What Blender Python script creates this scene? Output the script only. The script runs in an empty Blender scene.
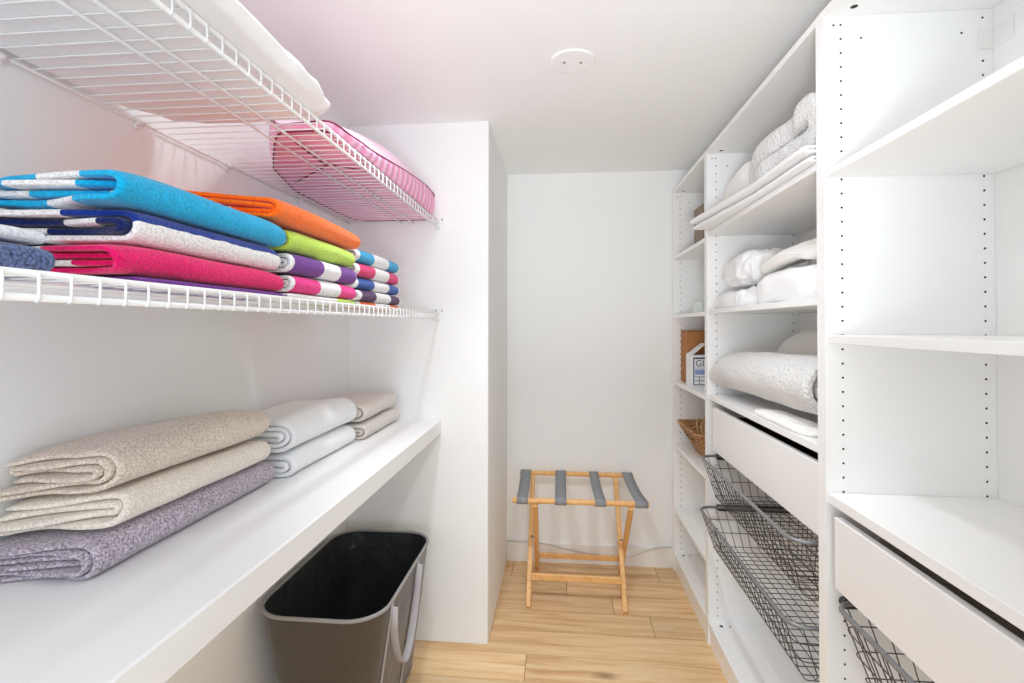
import bpy, math, random
from mathutils import Vector, Matrix, noise

# ------------------------------------------------------------------ camera
scene = bpy.context.scene
COL = scene.collection
F_PX, CY, YAW, PITCH, ROLL, CAM_H = 505.465, 318.88, 0.0947, 0.0126, 0.0015, 1.2897
fwd = Vector((-math.sin(YAW) * math.cos(PITCH), math.cos(YAW) * math.cos(PITCH), math.sin(PITCH)))
rgt = Vector((math.cos(YAW), math.sin(YAW), 0))
upv = rgt.cross(fwd)
rgt2 = rgt * math.cos(ROLL) + upv * math.sin(ROLL)
upv2 = -rgt * math.sin(ROLL) + upv * math.cos(ROLL)
cam_data = bpy.data.cameras.new('camera')
cam = bpy.data.objects.new('camera', cam_data)
COL.objects.link(cam)
cam_data.sensor_width = 36.0
cam_data.lens = F_PX * 36.0 / 1024.0
cam_data.shift_y = -(341.5 - CY) / 1024.0
cam_data.clip_start = 0.02
M = Matrix((rgt2, upv2, -fwd)).transposed().to_4x4()
M.translation = Vector((0, 0, CAM_H))
cam.matrix_world = M
scene.camera = cam

# ------------------------------------------------------------------ light
scene.view_settings.view_transform = 'Standard'
scene.view_settings.look = 'None'
scene.view_settings.gamma = 1.0
scene.view_settings.use_curve_mapping = False
scene.view_settings.exposure = 0.01
scene.cycles.use_denoising = True
scene.cycles.max_bounces = 14
scene.cycles.diffuse_bounces = 10
scene.cycles.sample_clamp_indirect = 6.0

world = bpy.data.worlds.new('world')
scene.world = world
world.use_nodes = True
wb = world.node_tree.nodes['Background']
wb.inputs['Color'].default_value = (0.94, 1.0, 1.055, 1)      # even ambient fill from the open end behind the camera
wb.inputs['Strength'].default_value = 1.12


def area_light(name, loc, size, power, color, target=None, spread=math.pi, shape='DISK', size_y=None):
    d = bpy.data.lights.new(name, 'AREA')
    d.shape = shape
    d.size = size
    if size_y: d.size_y = size_y
    d.energy = power
    d.color = color
    d.spread = spread
    o = bpy.data.objects.new(name, d)
    COL.objects.link(o)
    o.location = loc
    if target is not None:
        o.rotation_euler = (Vector(target) - Vector(loc)).to_track_quat('-Z', 'Y').to_euler()
    return o


# two small ceiling lamps just above the top of the frame
for lx in (-0.34, 0.16):
    area_light('ceiling_lamp_light', (lx, 1.12, 2.085), 0.09, 1.6, (0.94, 1.0, 1.05))
    area_light('floor_fill_light', (lx, 1.12, 2.083), 0.09, 1.75, (0.94, 1.0, 1.05), (0.1, 1.75, 0.0), math.radians(80))  # added narrow fill from the lamp positions, brightens the floor
# added fill spot behind the camera, thrown up to brighten the ceiling
fl_d = bpy.data.lights.new('ceiling_fill_light', 'SPOT')
fl_d.energy = 62.0; fl_d.spot_size = math.radians(60); fl_d.spot_blend = 1.0; fl_d.shadow_soft_size = 0.12
fl_d.color = (0.92, 1.0, 1.08)
fl_o = bpy.data.objects.new('ceiling_fill_light', fl_d); COL.objects.link(fl_o)
fl_o.location = (0.0, -0.30, 1.10)
fl_o.rotation_euler = (Vector((0.18, 2.1, 2.12)) - Vector(fl_o.location)).to_track_quat('-Z', 'Y').to_euler()
# added area light behind the camera, fills the whole closet
area_light('rear_fill_light', (0.05, -0.95, 1.30), 1.5, 13.0, (0.93, 1.0, 1.07), (0.05, 2, 1.2), shape='RECTANGLE', size_y=1.9)

# ------------------------------------------------------------------ layout
XL, XP, XB = -0.882, 0.597, 0.953          # left wall, closet fronts, closet back panel
YP, YB = 2.0366, 2.782                     # pier front, back wall
XS = -0.290                                # pier side
ZC = 2.1246                                # ceiling
rnd = random.Random(7)


# ------------------------------------------------------------------ mesh helpers
class MB:
    def __init__(self):
        self.v, self.f, self.m, self.uv = [], [], [], []
        self.smooth = []

    def face(self, idx, mat=0, uv=None, smooth=False):
        self.f.append(tuple(idx)); self.m.append(mat); self.uv.append(uv); self.smooth.append(smooth)

    def quad(self, a, b, c, d, mat=0):
        n = len(self.v)
        self.v += [a, b, c, d]
        self.face((n, n + 1, n + 2, n + 3), mat)

    def box(self, x0, x1, y0, y1, z0, z1, mat=0, bev=0.0):
        if bev <= 0:
            n = len(self.v)
            self.v += [(x, y, z) for z in (z0, z1) for y in (y0, y1) for x in (x0, x1)]
            for q in ((0, 2, 3, 1), (4, 5, 7, 6), (0, 1, 5, 4), (2, 6, 7, 3), (0, 4, 6, 2), (1, 3, 7, 5)):
                self.face([n + k for k in q], mat)
            return
        # chamfered box
        b = bev
        n = len(self.v)
        idx = {}
        lo, hi = (x0, y0, z0), (x1, y1, z1)
        for sx in (0, 1):
            for sy in (0, 1):
                for sz in (0, 1):
                    s = (sx, sy, sz)
                    for ax in range(3):
                        p = []
                        for k in range(3):
                            e = hi[k] if s[k] else lo[k]
                            if k != ax:
                                e += -b if s[k] else b
                            p.append(e)
                        idx[(s, ax)] = len(self.v)
                        self.v.append(tuple(p))
        def add(ids):
            c = sum((Vector(self.v[i]) for i in ids), Vector()) / len(ids)
            ctr = Vector(((x0 + x1) / 2, (y0 + y1) / 2, (z0 + z1) / 2))
            nrm = (Vector(self.v[ids[1]]) - Vector(self.v[ids[0]])).cross(Vector(self.v[ids[2]]) - Vector(self.v[ids[1]]))
            if nrm.dot(c - ctr) < 0: ids = ids[::-1]
            self.face(ids, mat)
        for ax in range(3):
            u, w = [k for k in range(3) if k != ax]
            for sgn in (0, 1):
                ring = []
                for a, c in ((0, 0), (1, 0), (1, 1), (0, 1)):
                    s = [0, 0, 0]; s[ax] = sgn; s[u] = a; s[w] = c
                    ring.append(idx[(tuple(s), ax)])
                add(ring)
        for ax in range(3):                 # edges along ax
            u, w = [k for k in range(3) if k != ax]
            for a in (0, 1):
                for c in (0, 1):
                    s0 = [0, 0, 0]; s1 = [0, 0, 0]
                    s0[u] = s1[u] = a; s0[w] = s1[w] = c; s1[ax] = 1
                    s0, s1 = tuple(s0), tuple(s1)
                    add([idx[(s0, u)], idx[(s1, u)], idx[(s1, w)], idx[(s0, w)]])
        for sx in (0, 1):
            for sy in (0, 1):
                for sz in (0, 1):
                    add([idx[((sx, sy, sz), k)] for k in range(3)])

    def tube(self, pts, r, seg=8, closed=False, mat=0, flat=None):
        """round tube along pts; flat=(w,h) gives a strap of that section, h along local up"""
        pts = [Vector(p) for p in pts]
        n = len(pts)
        base = len(self.v)
        prev = None
        for i, p in enumerate(pts):
            if closed:
                t = pts[(i + 1) % n] - pts[i - 1]
            else:
                t = pts[min(i + 1, n - 1)] - pts[max(i - 1, 0)]
            t.normalize()
            if prev is None:
                a = Vector((0, 0, 1)) if abs(t.z) < 0.9 else Vector((1, 0, 0))
                a = (a - t * a.dot(t)).normalized()
            else:
                a = (prev - t * prev.dot(t)).normalized()
            prev = a
            b = t.cross(a)
            rr = r[i] if isinstance(r, (list, tuple)) else r
            for k in range(seg):
                an = 2 * math.pi * k / seg
                if flat:
                    q = p + a * (math.copysign(abs(math.cos(an)) ** 0.4, math.cos(an)) * flat[1]) + b * (math.copysign(abs(math.sin(an)) ** 0.4, math.sin(an)) * flat[0])
                else:
                    q = p + a * math.cos(an) * rr + b * math.sin(an) * rr
                self.v.append(tuple(q))
        m = n if closed else n - 1
        for i in range(m):
            for k in range(seg):
                i2 = (i + 1) % n
                k2 = (k + 1) % seg
                self.face((base + i * seg + k, base + i * seg + k2, base + i2 * seg + k2, base + i2 * seg + k), mat, None, True)
        if not closed:
            self.face([base + k for k in range(seg)][::-1], mat)
            self.face([base + (n - 1) * seg + k for k in range(seg)], mat)

    def build(self, name, mats, parent=None, bevel=0.0):
        org = Vector(parent['_o']) if parent is not None else Vector((0, 0, 0))
        me = bpy.data.meshes.new(name)
        me.from_pydata([tuple(Vector(p) - org) for p in self.v], [], self.f)
        mats = mats if isinstance(mats, (list, tuple)) else [mats]
        for m in mats: me.materials.append(m)
        me.polygons.foreach_set('material_index', self.m)
        me.polygons.foreach_set('use_smooth', self.smooth)
        if any(u is not None for u in self.uv):
            lay = me.uv_layers.new(name='UVMap')
            for p in me.polygons:
                u = self.uv[p.index]
                if u:
                    for k, li in enumerate(p.loop_indices): lay.data[li].uv = u[k]
        me.update()
        o = bpy.data.objects.new(name, me)
        COL.objects.link(o)
        if parent is not None:
            o.parent = parent
        if bevel:
            md = o.modifiers.new('bevel', 'BEVEL'); md.width = bevel; md.segments = 2; md.limit_method = 'ANGLE'
        return o


ORIG = {}


def thing(name, loc, label, cat, group=None):
    o = bpy.data.objects.new(name, None)
    COL.objects.link(o)
    o.location = loc
    o.empty_display_size = 0.05
    o['_o'] = list(loc)
    o['label'] = label; o['category'] = cat
    if group: o['group'] = group
    return o


def tag(o, label, cat, group=None):
    o['label'] = label; o['category'] = cat
    if group: o['group'] = group
    return o


def recenter(o):
    """move a single-mesh thing's origin to the middle of its base"""
    me = o.data
    xs = [v.co.x for v in me.vertices]; ys = [v.co.y for v in me.vertices]; zs = [v.co.z for v in me.vertices]
    c = Vector(((min(xs) + max(xs)) / 2, (min(ys) + max(ys)) / 2, min(zs)))
    me.transform(Matrix.Translation(-c))
    o.location = o.location + c
    return o


def structure(o):
    o['kind'] = 'structure'
    return o


def part(o, loc):
    o['_o'] = list(loc)
    return o


# ------------------------------------------------------------------ materials
def srgb(r, g, b):
    def f(c):
        c /= 255.0
        return c / 12.92 if c <= 0.04045 else ((c + 0.055) / 1.055) ** 2.4
    return (f(r), f(g), f(b), 1.0)


def mat(name, color, rough=0.6, metal=0.0, bump=None, mottle=None, sheen=0.0, spec=0.5):
    """bump=(scale,strength,distance); mottle=(scale, colour2, fac)"""
    m = bpy.data.materials.new(name)
    m.use_nodes = True
    nt = m.node_tree
    b = nt.nodes['Principled BSDF']
    b.inputs['Base Color'].default_value = color
    b.inputs['Roughness'].default_value = rough
    b.inputs['Metallic'].default_value = metal
    b.inputs['Specular IOR Level'].default_value = spec
    if sheen:
        b.inputs['Sheen Weight'].default_value = sheen
        b.inputs['Sheen Roughness'].default_value = 0.5
    tc = nt.nodes.new('ShaderNodeTexCoord')
    if mottle:
        n = nt.nodes.new('ShaderNodeTexNoise'); n.inputs['Scale'].default_value = mottle[0]; n.inputs['Detail'].default_value = 3
        nt.links.new(tc.outputs['Object'], n.inputs['Vector'])
        r = nt.nodes.new('ShaderNodeValToRGB')
        r.color_ramp.elements[0].position = 0.38; r.color_ramp.elements[0].color = (0, 0, 0, 1)
        r.color_ramp.elements[1].position = 0.62; r.color_ramp.elements[1].color = (mottle[2],) * 3 + (1,)
        nt.links.new(n.outputs['Fac'], r.inputs['Fac'])
        mx = nt.nodes.new('ShaderNodeMix'); mx.data_type = 'RGBA'
        mx.inputs['A'].default_value = color; mx.inputs['B'].default_value = mottle[1]
        nt.links.new(r.outputs['Color'], mx.inputs['Factor'])
        nt.links.new(mx.outputs['Result'], b.inputs['Base Color'])
    if bump:
        n = nt.nodes.new('ShaderNodeTexNoise'); n.inputs['Scale'].default_value = bump[0]; n.inputs['Detail'].default_value = 4
        nt.links.new(tc.outputs['Object'], n.inputs['Vector'])
        bp = nt.nodes.new('ShaderNodeBump'); bp.inputs['Strength'].default_value = bump[1]; bp.inputs['Distance'].default_value = bump[2]
        nt.links.new(n.outputs['Fac'], bp.inputs['Height'])
        nt.links.new(bp.outputs['Normal'], b.inputs['Normal'])
    return m


def terry(name, stripes, axis='U', fleck=0.20):
    """towelling: stripes=[(start 0..1, colour)...] along the fold path (U) or the length (V)"""
    m = bpy.data.materials.new(name)
    m.use_nodes = True
    nt = m.node_tree
    b = nt.nodes['Principled BSDF']
    b.inputs['Roughness'].default_value = 0.95
    b.inputs['Specular IOR Level'].default_value = 0.1
    b.inputs['Sheen Weight'].default_value = 0.25
    tc = nt.nodes.new('ShaderNodeTexCoord')
    sp = nt.nodes.new('ShaderNodeSeparateXYZ')
    nt.links.new(tc.outputs['UV'], sp.inputs[0])
    # slightly wavy stripe edge
    wn = nt.nodes.new('ShaderNodeTexNoise'); wn.inputs['Scale'].default_value = 22
    nt.links.new(tc.outputs['Object'], wn.inputs['Vector'])
    ma = nt.nodes.new('ShaderNodeMath'); ma.operation = 'MULTIPLY_ADD'; ma.inputs[1].default_value = 0.010
    nt.links.new(wn.outputs['Fac'], ma.inputs[0])
    nt.links.new(sp.outputs['X' if axis == 'U' else 'Y'], ma.inputs[2])
    sb = nt.nodes.new('ShaderNodeMath'); sb.operation = 'SUBTRACT'; sb.inputs[1].default_value = 0.005
    nt.links.new(ma.outputs[0], sb.inputs[0])
    r = nt.nodes.new('ShaderNodeValToRGB'); r.color_ramp.interpolation = 'CONSTANT'
    els = r.color_ramp.elements
    while len(els) < len(stripes): els.new(0.5)
    while len(els) > len(stripes): els.remove(els[-1])
    for e, (p, c) in zip(els, stripes):
        e.position = p; e.color = c
    nt.links.new(sb.outputs[0], r.inputs['Fac'])
    n = nt.nodes.new('ShaderNodeTexNoise'); n.inputs['Scale'].default_value = 270; n.inputs['Detail'].default_value = 2
    nt.links.new(tc.outputs['Object'], n.inputs['Vector'])
    mr = nt.nodes.new('ShaderNodeMapRange'); mr.inputs['From Min'].default_value = 0.3; mr.inputs['From Max'].default_value = 0.7
    mr.inputs['To Min'].default_value = 1 - fleck; mr.inputs['To Max'].default_value = 1 + fleck
    nt.links.new(n.outputs['Fac'], mr.inputs['Value'])
    mx = nt.nodes.new('ShaderNodeMix'); mx.data_type = 'RGBA'; mx.blend_type = 'MULTIPLY'; mx.inputs['Factor'].default_value = 1
    nt.links.new(r.outputs['Color'], mx.inputs['A']); nt.links.new(mr.outputs['Result'], mx.inputs['B'])
    nt.links.new(mx.outputs['Result'], b.inputs['Base Color'])
    bp = nt.nodes.new('ShaderNodeBump'); bp.inputs['Strength'].default_value = 0.7; bp.inputs['Distance'].default_value = 0.003
    nt.links.new(n.outputs['Fac'], bp.inputs['Height'])
    nt.links.new(bp.outputs['Normal'], b.inputs['Normal'])
    return m


W_PAINT = mat('wall_paint', srgb(244, 245, 244), 0.75, bump=(90, 0.05, 0.002))
C_PAINT = mat('ceiling_paint', srgb(247, 247, 246), 0.85, bump=(70, 0.05, 0.002))
TRIM = mat('trim_paint', srgb(240, 239, 236), 0.4)
CAB = mat('cabinet_white', srgb(245, 245, 244), 0.35, bump=(120, 0.02, 0.001))
CABBACK = mat('cabinet_back_board', srgb(244, 243, 241), 0.5)
HOLE = mat('peg_hole_dark', srgb(60, 52, 46), 0.9)  # raw board brown, darkened for the shade inside the holes
FRONT = mat('drawer_front_white', srgb(240, 239, 238), 0.3)
DARKGAP = mat('drawer_gap_shade', srgb(70, 64, 58), 0.7)  # dark box colour paints the shade of the gap above the drawer
GREYBOX = mat('drawer_box_grey', srgb(206, 198, 188), 0.6)
BENCH = mat('worktop_white', srgb(240, 240, 240), 0.4)
WIRE = mat('white_epoxy_wire', srgb(243, 243, 243), 0.3)
CLIP = mat('white_plastic', srgb(238, 238, 238), 0.4)
SCREW = mat('screw_steel', srgb(120, 118, 116), 0.4, 0.6)
BASKET = mat('dark_grey_wire', srgb(86, 80, 76), 0.4, 0.3)
RIM = mat('grey_metal_rim', srgb(132, 132, 134), 0.35, 0.3)
RUNNER = mat('black_runner', srgb(48, 46, 46), 0.5)
OAK = mat('beech_wood', srgb(238, 188, 124), 0.45, mottle=(55, srgb(220, 164, 98), 0.7), bump=(160, 0.06, 0.001))
WEB = mat('grey_webbing', srgb(150, 152, 156), 0.9, bump=(500, 0.5, 0.001), mottle=(300, srgb(126, 129, 134), 0.6))
HBODY = mat('olive_grey_nylon', srgb(68, 60, 50), 0.5, bump=(14, 0.25, 0.02), sheen=0.2)
HIN = mat('black_lining', srgb(44, 46, 46), 0.45, bump=(18, 0.5, 0.02))
HPIPE = mat('grey_piping', srgb(150, 146, 144), 0.6)
HSTRAP = mat('silver_grey_webbing', srgb(176, 170, 170), 0.8, bump=(600, 0.3, 0.001))
WHITEC = mat('white_cotton', srgb(244, 244, 244), 0.9, bump=(45, 0.25, 0.008), sheen=0.2)
WHITEQ = mat('white_quilt', srgb(243, 242, 240), 0.95, bump=(110, 1.0, 0.016), sheen=0.2)
CREAMC = mat('cream_cotton', srgb(241, 239, 234), 0.9, bump=(60, 0.25, 0.006), sheen=0.2)
CARD = mat('cardboard', srgb(176, 118, 70), 0.8, mottle=(25, srgb(160, 104, 60), 0.6))
CARDD = mat('grey_brown_card', srgb(150, 132, 116), 0.8)
DARK = mat('inside_shade', srgb(46, 40, 36), 0.9)  # dark tone paints the shade in box openings and the hand hole
PAPER = mat('box_white', srgb(238, 238, 240), 0.5)
INK = mat('box_ink', srgb(70, 76, 92), 0.6)
INKB = mat('box_blue', srgb(140, 158, 205), 0.6)
CABLE = mat('grey_cable', srgb(205, 203, 196), 0.5)
GLASSY = mat('clear_plastic', srgb(214, 222, 218), 0.2)
TAPE = mat('tape_film', srgb(240, 241, 238), 0.25)


def wicker_mat():
    m = bpy.data.materials.new('wicker')
    m.use_nodes = True
    nt = m.node_tree; b = nt.nodes['Principled BSDF']
    b.inputs['Roughness'].default_value = 0.7
    tc = nt.nodes.new('ShaderNodeTexCoord')
    mp = nt.nodes.new('ShaderNodeMapping'); mp.inputs['Scale'].default_value = (1, 1, 3.5)
    nt.links.new(tc.outputs['Object'], mp.inputs['Vector'])
    n = nt.nodes.new('ShaderNodeTexNoise'); n.inputs['Scale'].default_value = 60; n.inputs['Detail'].default_value = 3
    nt.links.new(mp.outputs[0], n.inputs['Vector'])
    r = nt.nodes.new('ShaderNodeValToRGB')
    r.color_ramp.elements[0].position = 0.35; r.color_ramp.elements[0].color = srgb(122, 78, 44)
    r.color_ramp.elements[1].position = 0.65; r.color_ramp.elements[1].color = srgb(206, 158, 106)
    nt.links.new(n.outputs['Fac'], r.inputs['Fac'])
    nt.links.new(r.outputs['Color'], b.inputs['Base Color'])
    return m


WICKER = wicker_mat()


def floor_mat():
    m = bpy.data.materials.new('oak_plank_floor')
    m.use_nodes = True
    nt = m.node_tree; b = nt.nodes['Principled BSDF']
    b.inputs['Roughness'].default_value = 0.38
    at = nt.nodes.new('ShaderNodeAttribute'); at.attribute_name = 'tone'
    tc = nt.nodes.new('ShaderNodeTexCoord')
    ad = nt.nodes.new('ShaderNodeVectorMath'); ad.operation = 'ADD'
    sc = nt.nodes.new('ShaderNodeVectorMath'); sc.operation = 'SCALE'; sc.inputs['Scale'].default_value = 13.0
    nt.links.new(at.outputs['Vector'], sc.inputs[0])
    nt.links.new(tc.outputs['Object'], ad.inputs[0]); nt.links.new(sc.outputs[0], ad.inputs[1])
    mp = nt.nodes.new('ShaderNodeMapping'); mp.inputs['Scale'].default_value = (1.3, 14, 1)
    nt.links.new(ad.outputs[0], mp.inputs['Vector'])
    n = nt.nodes.new('ShaderNodeTexNoise'); n.inputs['Scale'].default_value = 2.2; n.inputs['Detail'].default_value = 6; n.inputs['Distortion'].default_value = 0.7
    nt.links.new(mp.outputs[0], n.inputs['Vector'])
    r = nt.nodes.new('ShaderNodeValToRGB')
    e = r.color_ramp.elements
    e[0].position = 0.28; e[0].color = srgb(212, 164, 112)
    e[1].position = 0.72; e[1].color = srgb(246, 216, 172)
    k = e.new(0.5); k.color = srgb(236, 198, 148)
    nt.links.new(n.outputs['Fac'], r.inputs['Fac'])
    # per plank tone
    sx = nt.nodes.new('ShaderNodeSeparateXYZ'); nt.links.new(at.outputs['Vector'], sx.inputs[0])
    mr = nt.nodes.new('ShaderNodeMapRange'); mr.inputs['To Min'].default_value = 0.80; mr.inputs['To Max'].default_value = 1.06
    nt.links.new(sx.outputs['X'], mr.inputs['Value'])
    mx = nt.nodes.new('ShaderNodeMix'); mx.data_type = 'RGBA'; mx.blend_type = 'MULTIPLY'; mx.inputs['Factor'].default_value = 1
    nt.links.new(r.outputs['Color'], mx.inputs['A']); nt.links.new(mr.outputs['Result'], mx.inputs['B'])
    # one dark knot
    kn = nt.nodes.new('ShaderNodeVectorMath'); kn.operation = 'DISTANCE'
    mpk = nt.nodes.new('ShaderNodeMapping'); mpk.inputs['Scale'].default_value = (1, 2.2, 1)
    nt.links.new(tc.outputs['Object'], mpk.inputs['Vector'])
    wn = nt.nodes.new('ShaderNodeTexNoise'); wn.inputs['Scale'].default_value = 30
    nt.links.new(tc.outputs['Object'], wn.inputs['Vector'])
    wsc = nt.nodes.new('ShaderNodeVectorMath'); wsc.operation = 'SCALE'; wsc.inputs['Scale'].default_value = 0.03
    nt.links.new(wn.outputs['Color'], wsc.inputs[0])
    wad = nt.nodes.new('ShaderNodeVectorMath'); wad.operation = 'ADD'
    nt.links.new(mpk.outputs[0], wad.inputs[0]); nt.links.new(wsc.outputs[0], wad.inputs[1])
    nt.links.new(wad.outputs[0], kn.inputs[0]); kn.inputs[1].default_value = (0.165 + 0.015, 1.90 * 2.2 + 0.015, 0.015)
    kr = nt.nodes.new('ShaderNodeMapRange'); kr.inputs['From Min'].default_value = 0.008; kr.inputs['From Max'].default_value = 0.062
    kr.inputs['To Min'].default_value = 0.75; kr.inputs['To Max'].default_value = 0.0
    nt.links.new(kn.outputs['Value'], kr.inputs['Value'])
    mk = nt.nodes.new('ShaderNodeMix'); mk.data_type = 'RGBA'; mk.inputs['B'].default_value = srgb(120, 84, 60)
    nt.links.new(kr.outputs['Result'], mk.inputs['Factor']); nt.links.new(mx.outputs['Result'], mk.inputs['A'])
    nt.links.new(mk.outputs['Result'], b.inputs['Base Color'])
    bp = nt.nodes.new('ShaderNodeBump'); bp.inputs['Strength'].default_value = 0.06; bp.inputs['Distance'].default_value = 0.002
    nt.links.new(n.outputs['Fac'], bp.inputs['Height']); nt.links.new(bp.outputs['Normal'], b.inputs['Normal'])
    return m


FLOORM = floor_mat()
GROOVE = mat('plank_groove', srgb(96, 64, 40), 0.8)

# ------------------------------------------------------------------ the room
YF = -0.55                                # where the room opens to the next one
b = MB(); b.box(XL - 0.1, XL, YF, YB + 0.1, -0.05, ZC + 0.05); structure(b.build('wall_left', W_PAINT))
b = MB(); b.box(XL, 1.0, YB, YB + 0.1, -0.05, ZC + 0.05); structure(b.build('wall_back', W_PAINT))
b = MB(); b.box(0.975, 1.075, YF, YB, -0.05, ZC + 0.05); structure(b.build('wall_right', W_PAINT))
b = MB(); b.box(XL, XS, YP, YB, 0.0, ZC, bev=0.003); structure(b.build('wall_pier', W_PAINT))
b = MB(); b.box(XL - 0.1, 1.075, YF, YB + 0.1, ZC, ZC + 0.08); structure(b.build('ceiling', C_PAINT))
b = MB(); b.box(XS + 0.001, 0.972, YB - 0.014, YB, 0.0, 0.108, bev=0.003); structure(b.build('baseboard_back', TRIM))

# floor: planks running across the closet
b = MB()
b.box(XL - 0.1, 1.075, YF, YB + 0.1, -0.06, -0.0016, 1)
tones = [0.0] * len(b.f)
joints = {0: [0.243, -1.05], 1: [0.394, -0.8], 2: [-0.62, 0.62], 3: [-0.13], 4: [0.43, -0.55], -1: [0.033], -2: [-0.25, 0.5]}
for k in range(-3, 22):
    y1 = 2.454 - 0.1525 * k
    y0 = y1 - 0.1525
    js = sorted([-1.2] + joints.get(k, [rnd.uniform(-0.8, 0.7)]) + [1.3])
    for xa, xb_ in zip(js[:-1], js[1:]):
        x0 = max(xa, XL - 0.1); x1 = min(xb_, 1.075)
        yy0, yy1 = max(y0, YF), min(y1, YB + 0.1)
        if x1 - x0 < 0.02 or yy1 - yy0 < 0.01: continue
        t = rnd.random(); n0 = len(b.f)
        if k == 1 and xa > 0.3: t = 0.02
        b.box(x0 + 0.0011, x1 - 0.0011, yy0 + 0.0011, yy1 - 0.0011, -0.006, 0.0, 0)
        tones += [t] * (len(b.f) - n0)
fl = structure(b.build('floor', [FLOORM, GROOVE]))
at = fl.data.attributes.new('tone', 'FLOAT_VECTOR', 'FACE')
for i, t in enumerate(tones): at.data[i].vector = (t, t * 7.3 % 1.0, 0)

# round blank plate on the ceiling
b = MB()
prof = [(0.0, 0.0), (0.060, 0.0), (0.0685, 0.0), (0.0695, 0.0004), (0.0705, 0.0014), (0.071, 0.0055)]
N = 48
cx, cyy = 0.039, 1.595
for i, (r, dz) in enumerate(prof):
    for k in range(N):
        a = 2 * math.pi * k / N
        b.v.append((cx + r * math.cos(a), cyy + r * math.sin(a), ZC - 0.006 + dz))
for i in range(len(prof) - 1):
    for k in range(N):
        b.face((i * N + k, i * N + (k + 1) % N, (i + 1) * N + (k + 1) % N, (i + 1) * N + k), 0, None, True)
o = thing('ceiling_cover_plate', (cx, cyy, ZC), 'round white blank cover plate on the ceiling', 'cover plate')
b.build('plate', C_PAINT, o)
for dx in (-0.026, 0.026):
    s = MB()
    s.tube([(cx + dx, cyy + dx * .1, ZC - 0.0075), (cx + dx, cyy + dx * .1, ZC - 0.0058)], 0.004, 12)
    s.build('screw', SCREW, o)

# ------------------------------------------------------------------ closet units on the right
ZT0 = 1.9727           # first peg hole row
PITCH_H = 0.032


def holed_face(b, y, x0, x1, z0, z1, depth=0.009):
    """face at y looking towards -Y with two columns of peg holes"""
    R = 0.0026
    cols = [XP + 0.037, 0.9315]
    rows = [ZT0 - k * PITCH_H for k in range(59)]
    rows = [z for z in rows if z - PITCH_H / 2 > z0]
    xs = x0
    h = PITCH_H / 2

    def q(xa, xb_, za, zb):
        b.quad((xa, y, za), (xb_, y, za), (xb_, y, zb), (xa, y, zb))

    def cell(cx, cz, hx):
        n = len(b.v)
        outer = [(cx + hx * sx, y, cz + h * sz) for sx, sz in ((1, 0), (1, 1), (0, 1), (-1, 1), (-1, 0), (-1, -1), (0, -1), (1, -1))]
        ring = [(cx + R * math.cos(a), y, cz + R * math.sin(a)) for a in [k * math.pi / 4 for k in range(8)]]
        deep = [(p[0], y + depth, p[2]) for p in ring]
        b.v += outer + ring + deep
        for k in range(8):
            k2 = (k + 1) % 8
            b.face((n + k, n + k2, n + 8 + k2, n + 8 + k))
            b.face((n + 8 + k, n + 8 + k2, n + 16 + k2, n + 16 + k), 1)
        b.face([n + 16 + k for k in range(8)], 1)

    for ci, cx in enumerate(cols):
        hx = 0.008
        q(xs, cx - hx, z0, z1)
        q(cx - hx, cx + hx, rows[0] + h, z1)
        q(cx - hx, cx + hx, z0, rows[-1] - h)
        for z in rows: cell(cx, z, hx)
        xs = cx + hx
    q(xs, x1, z0, z1)
    # the extra fitting holes near the top, flat dark discs painting their shade
    for cx, cz in ((XP + 0.0215, ZT0), (XP + 0.0805, ZT0 - PITCH_H), (0.888, ZT0 - PITCH_H)):
        n = len(b.v)
        b.v += [(cx + R * math.cos(k * math.pi / 4), y - 0.0003, cz + R * math.sin(k * math.pi / 4)) for k in range(8)]
        b.face([n + k for k in range(8)], 1)


def panel_with_holes(y0, y1):
    b = MB()
    x0, x1, z0, z1 = XP, XB + 0.004, 0.0, 2.01
    holed_face(b, y0, x0, x1, z0, z1)
    b.quad((x1, y1, z0), (x0, y1, z0), (x0, y1, z1), (x1, y1, z1))
    b.quad((x0, y1, z0), (x0, y0, z0), (x0, y0, z1), (x0, y1, z1))
    b.quad((x1, y0, z0), (x1, y1, z0), (x1, y1, z1), (x1, y0, z1))
    b.quad((x0, y0, z1), (x1, y0, z1), (x1, y1, z1), (x0, y1, z1))
    b.quad((x0, y1, z0), (x1, y1, z0), (x1, y0, z0), (x0, y0, z0))
    return b


def rr(x0, x1, y0, y1, z, r, seg=6):
    pts = []
    for cx, cy, a0 in ((x1 - r, y1 - r, 0), (x0 + r, y1 - r, 90), (x0 + r, y0 + r, 180), (x1 - r, y0 + r, 270)):
        for k in range(seg + 1):
            a = math.radians(a0 + 90.0 * k / seg)
            pts.append((cx + r * math.cos(a), cy + r * math.sin(a), z))
    return pts


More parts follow.
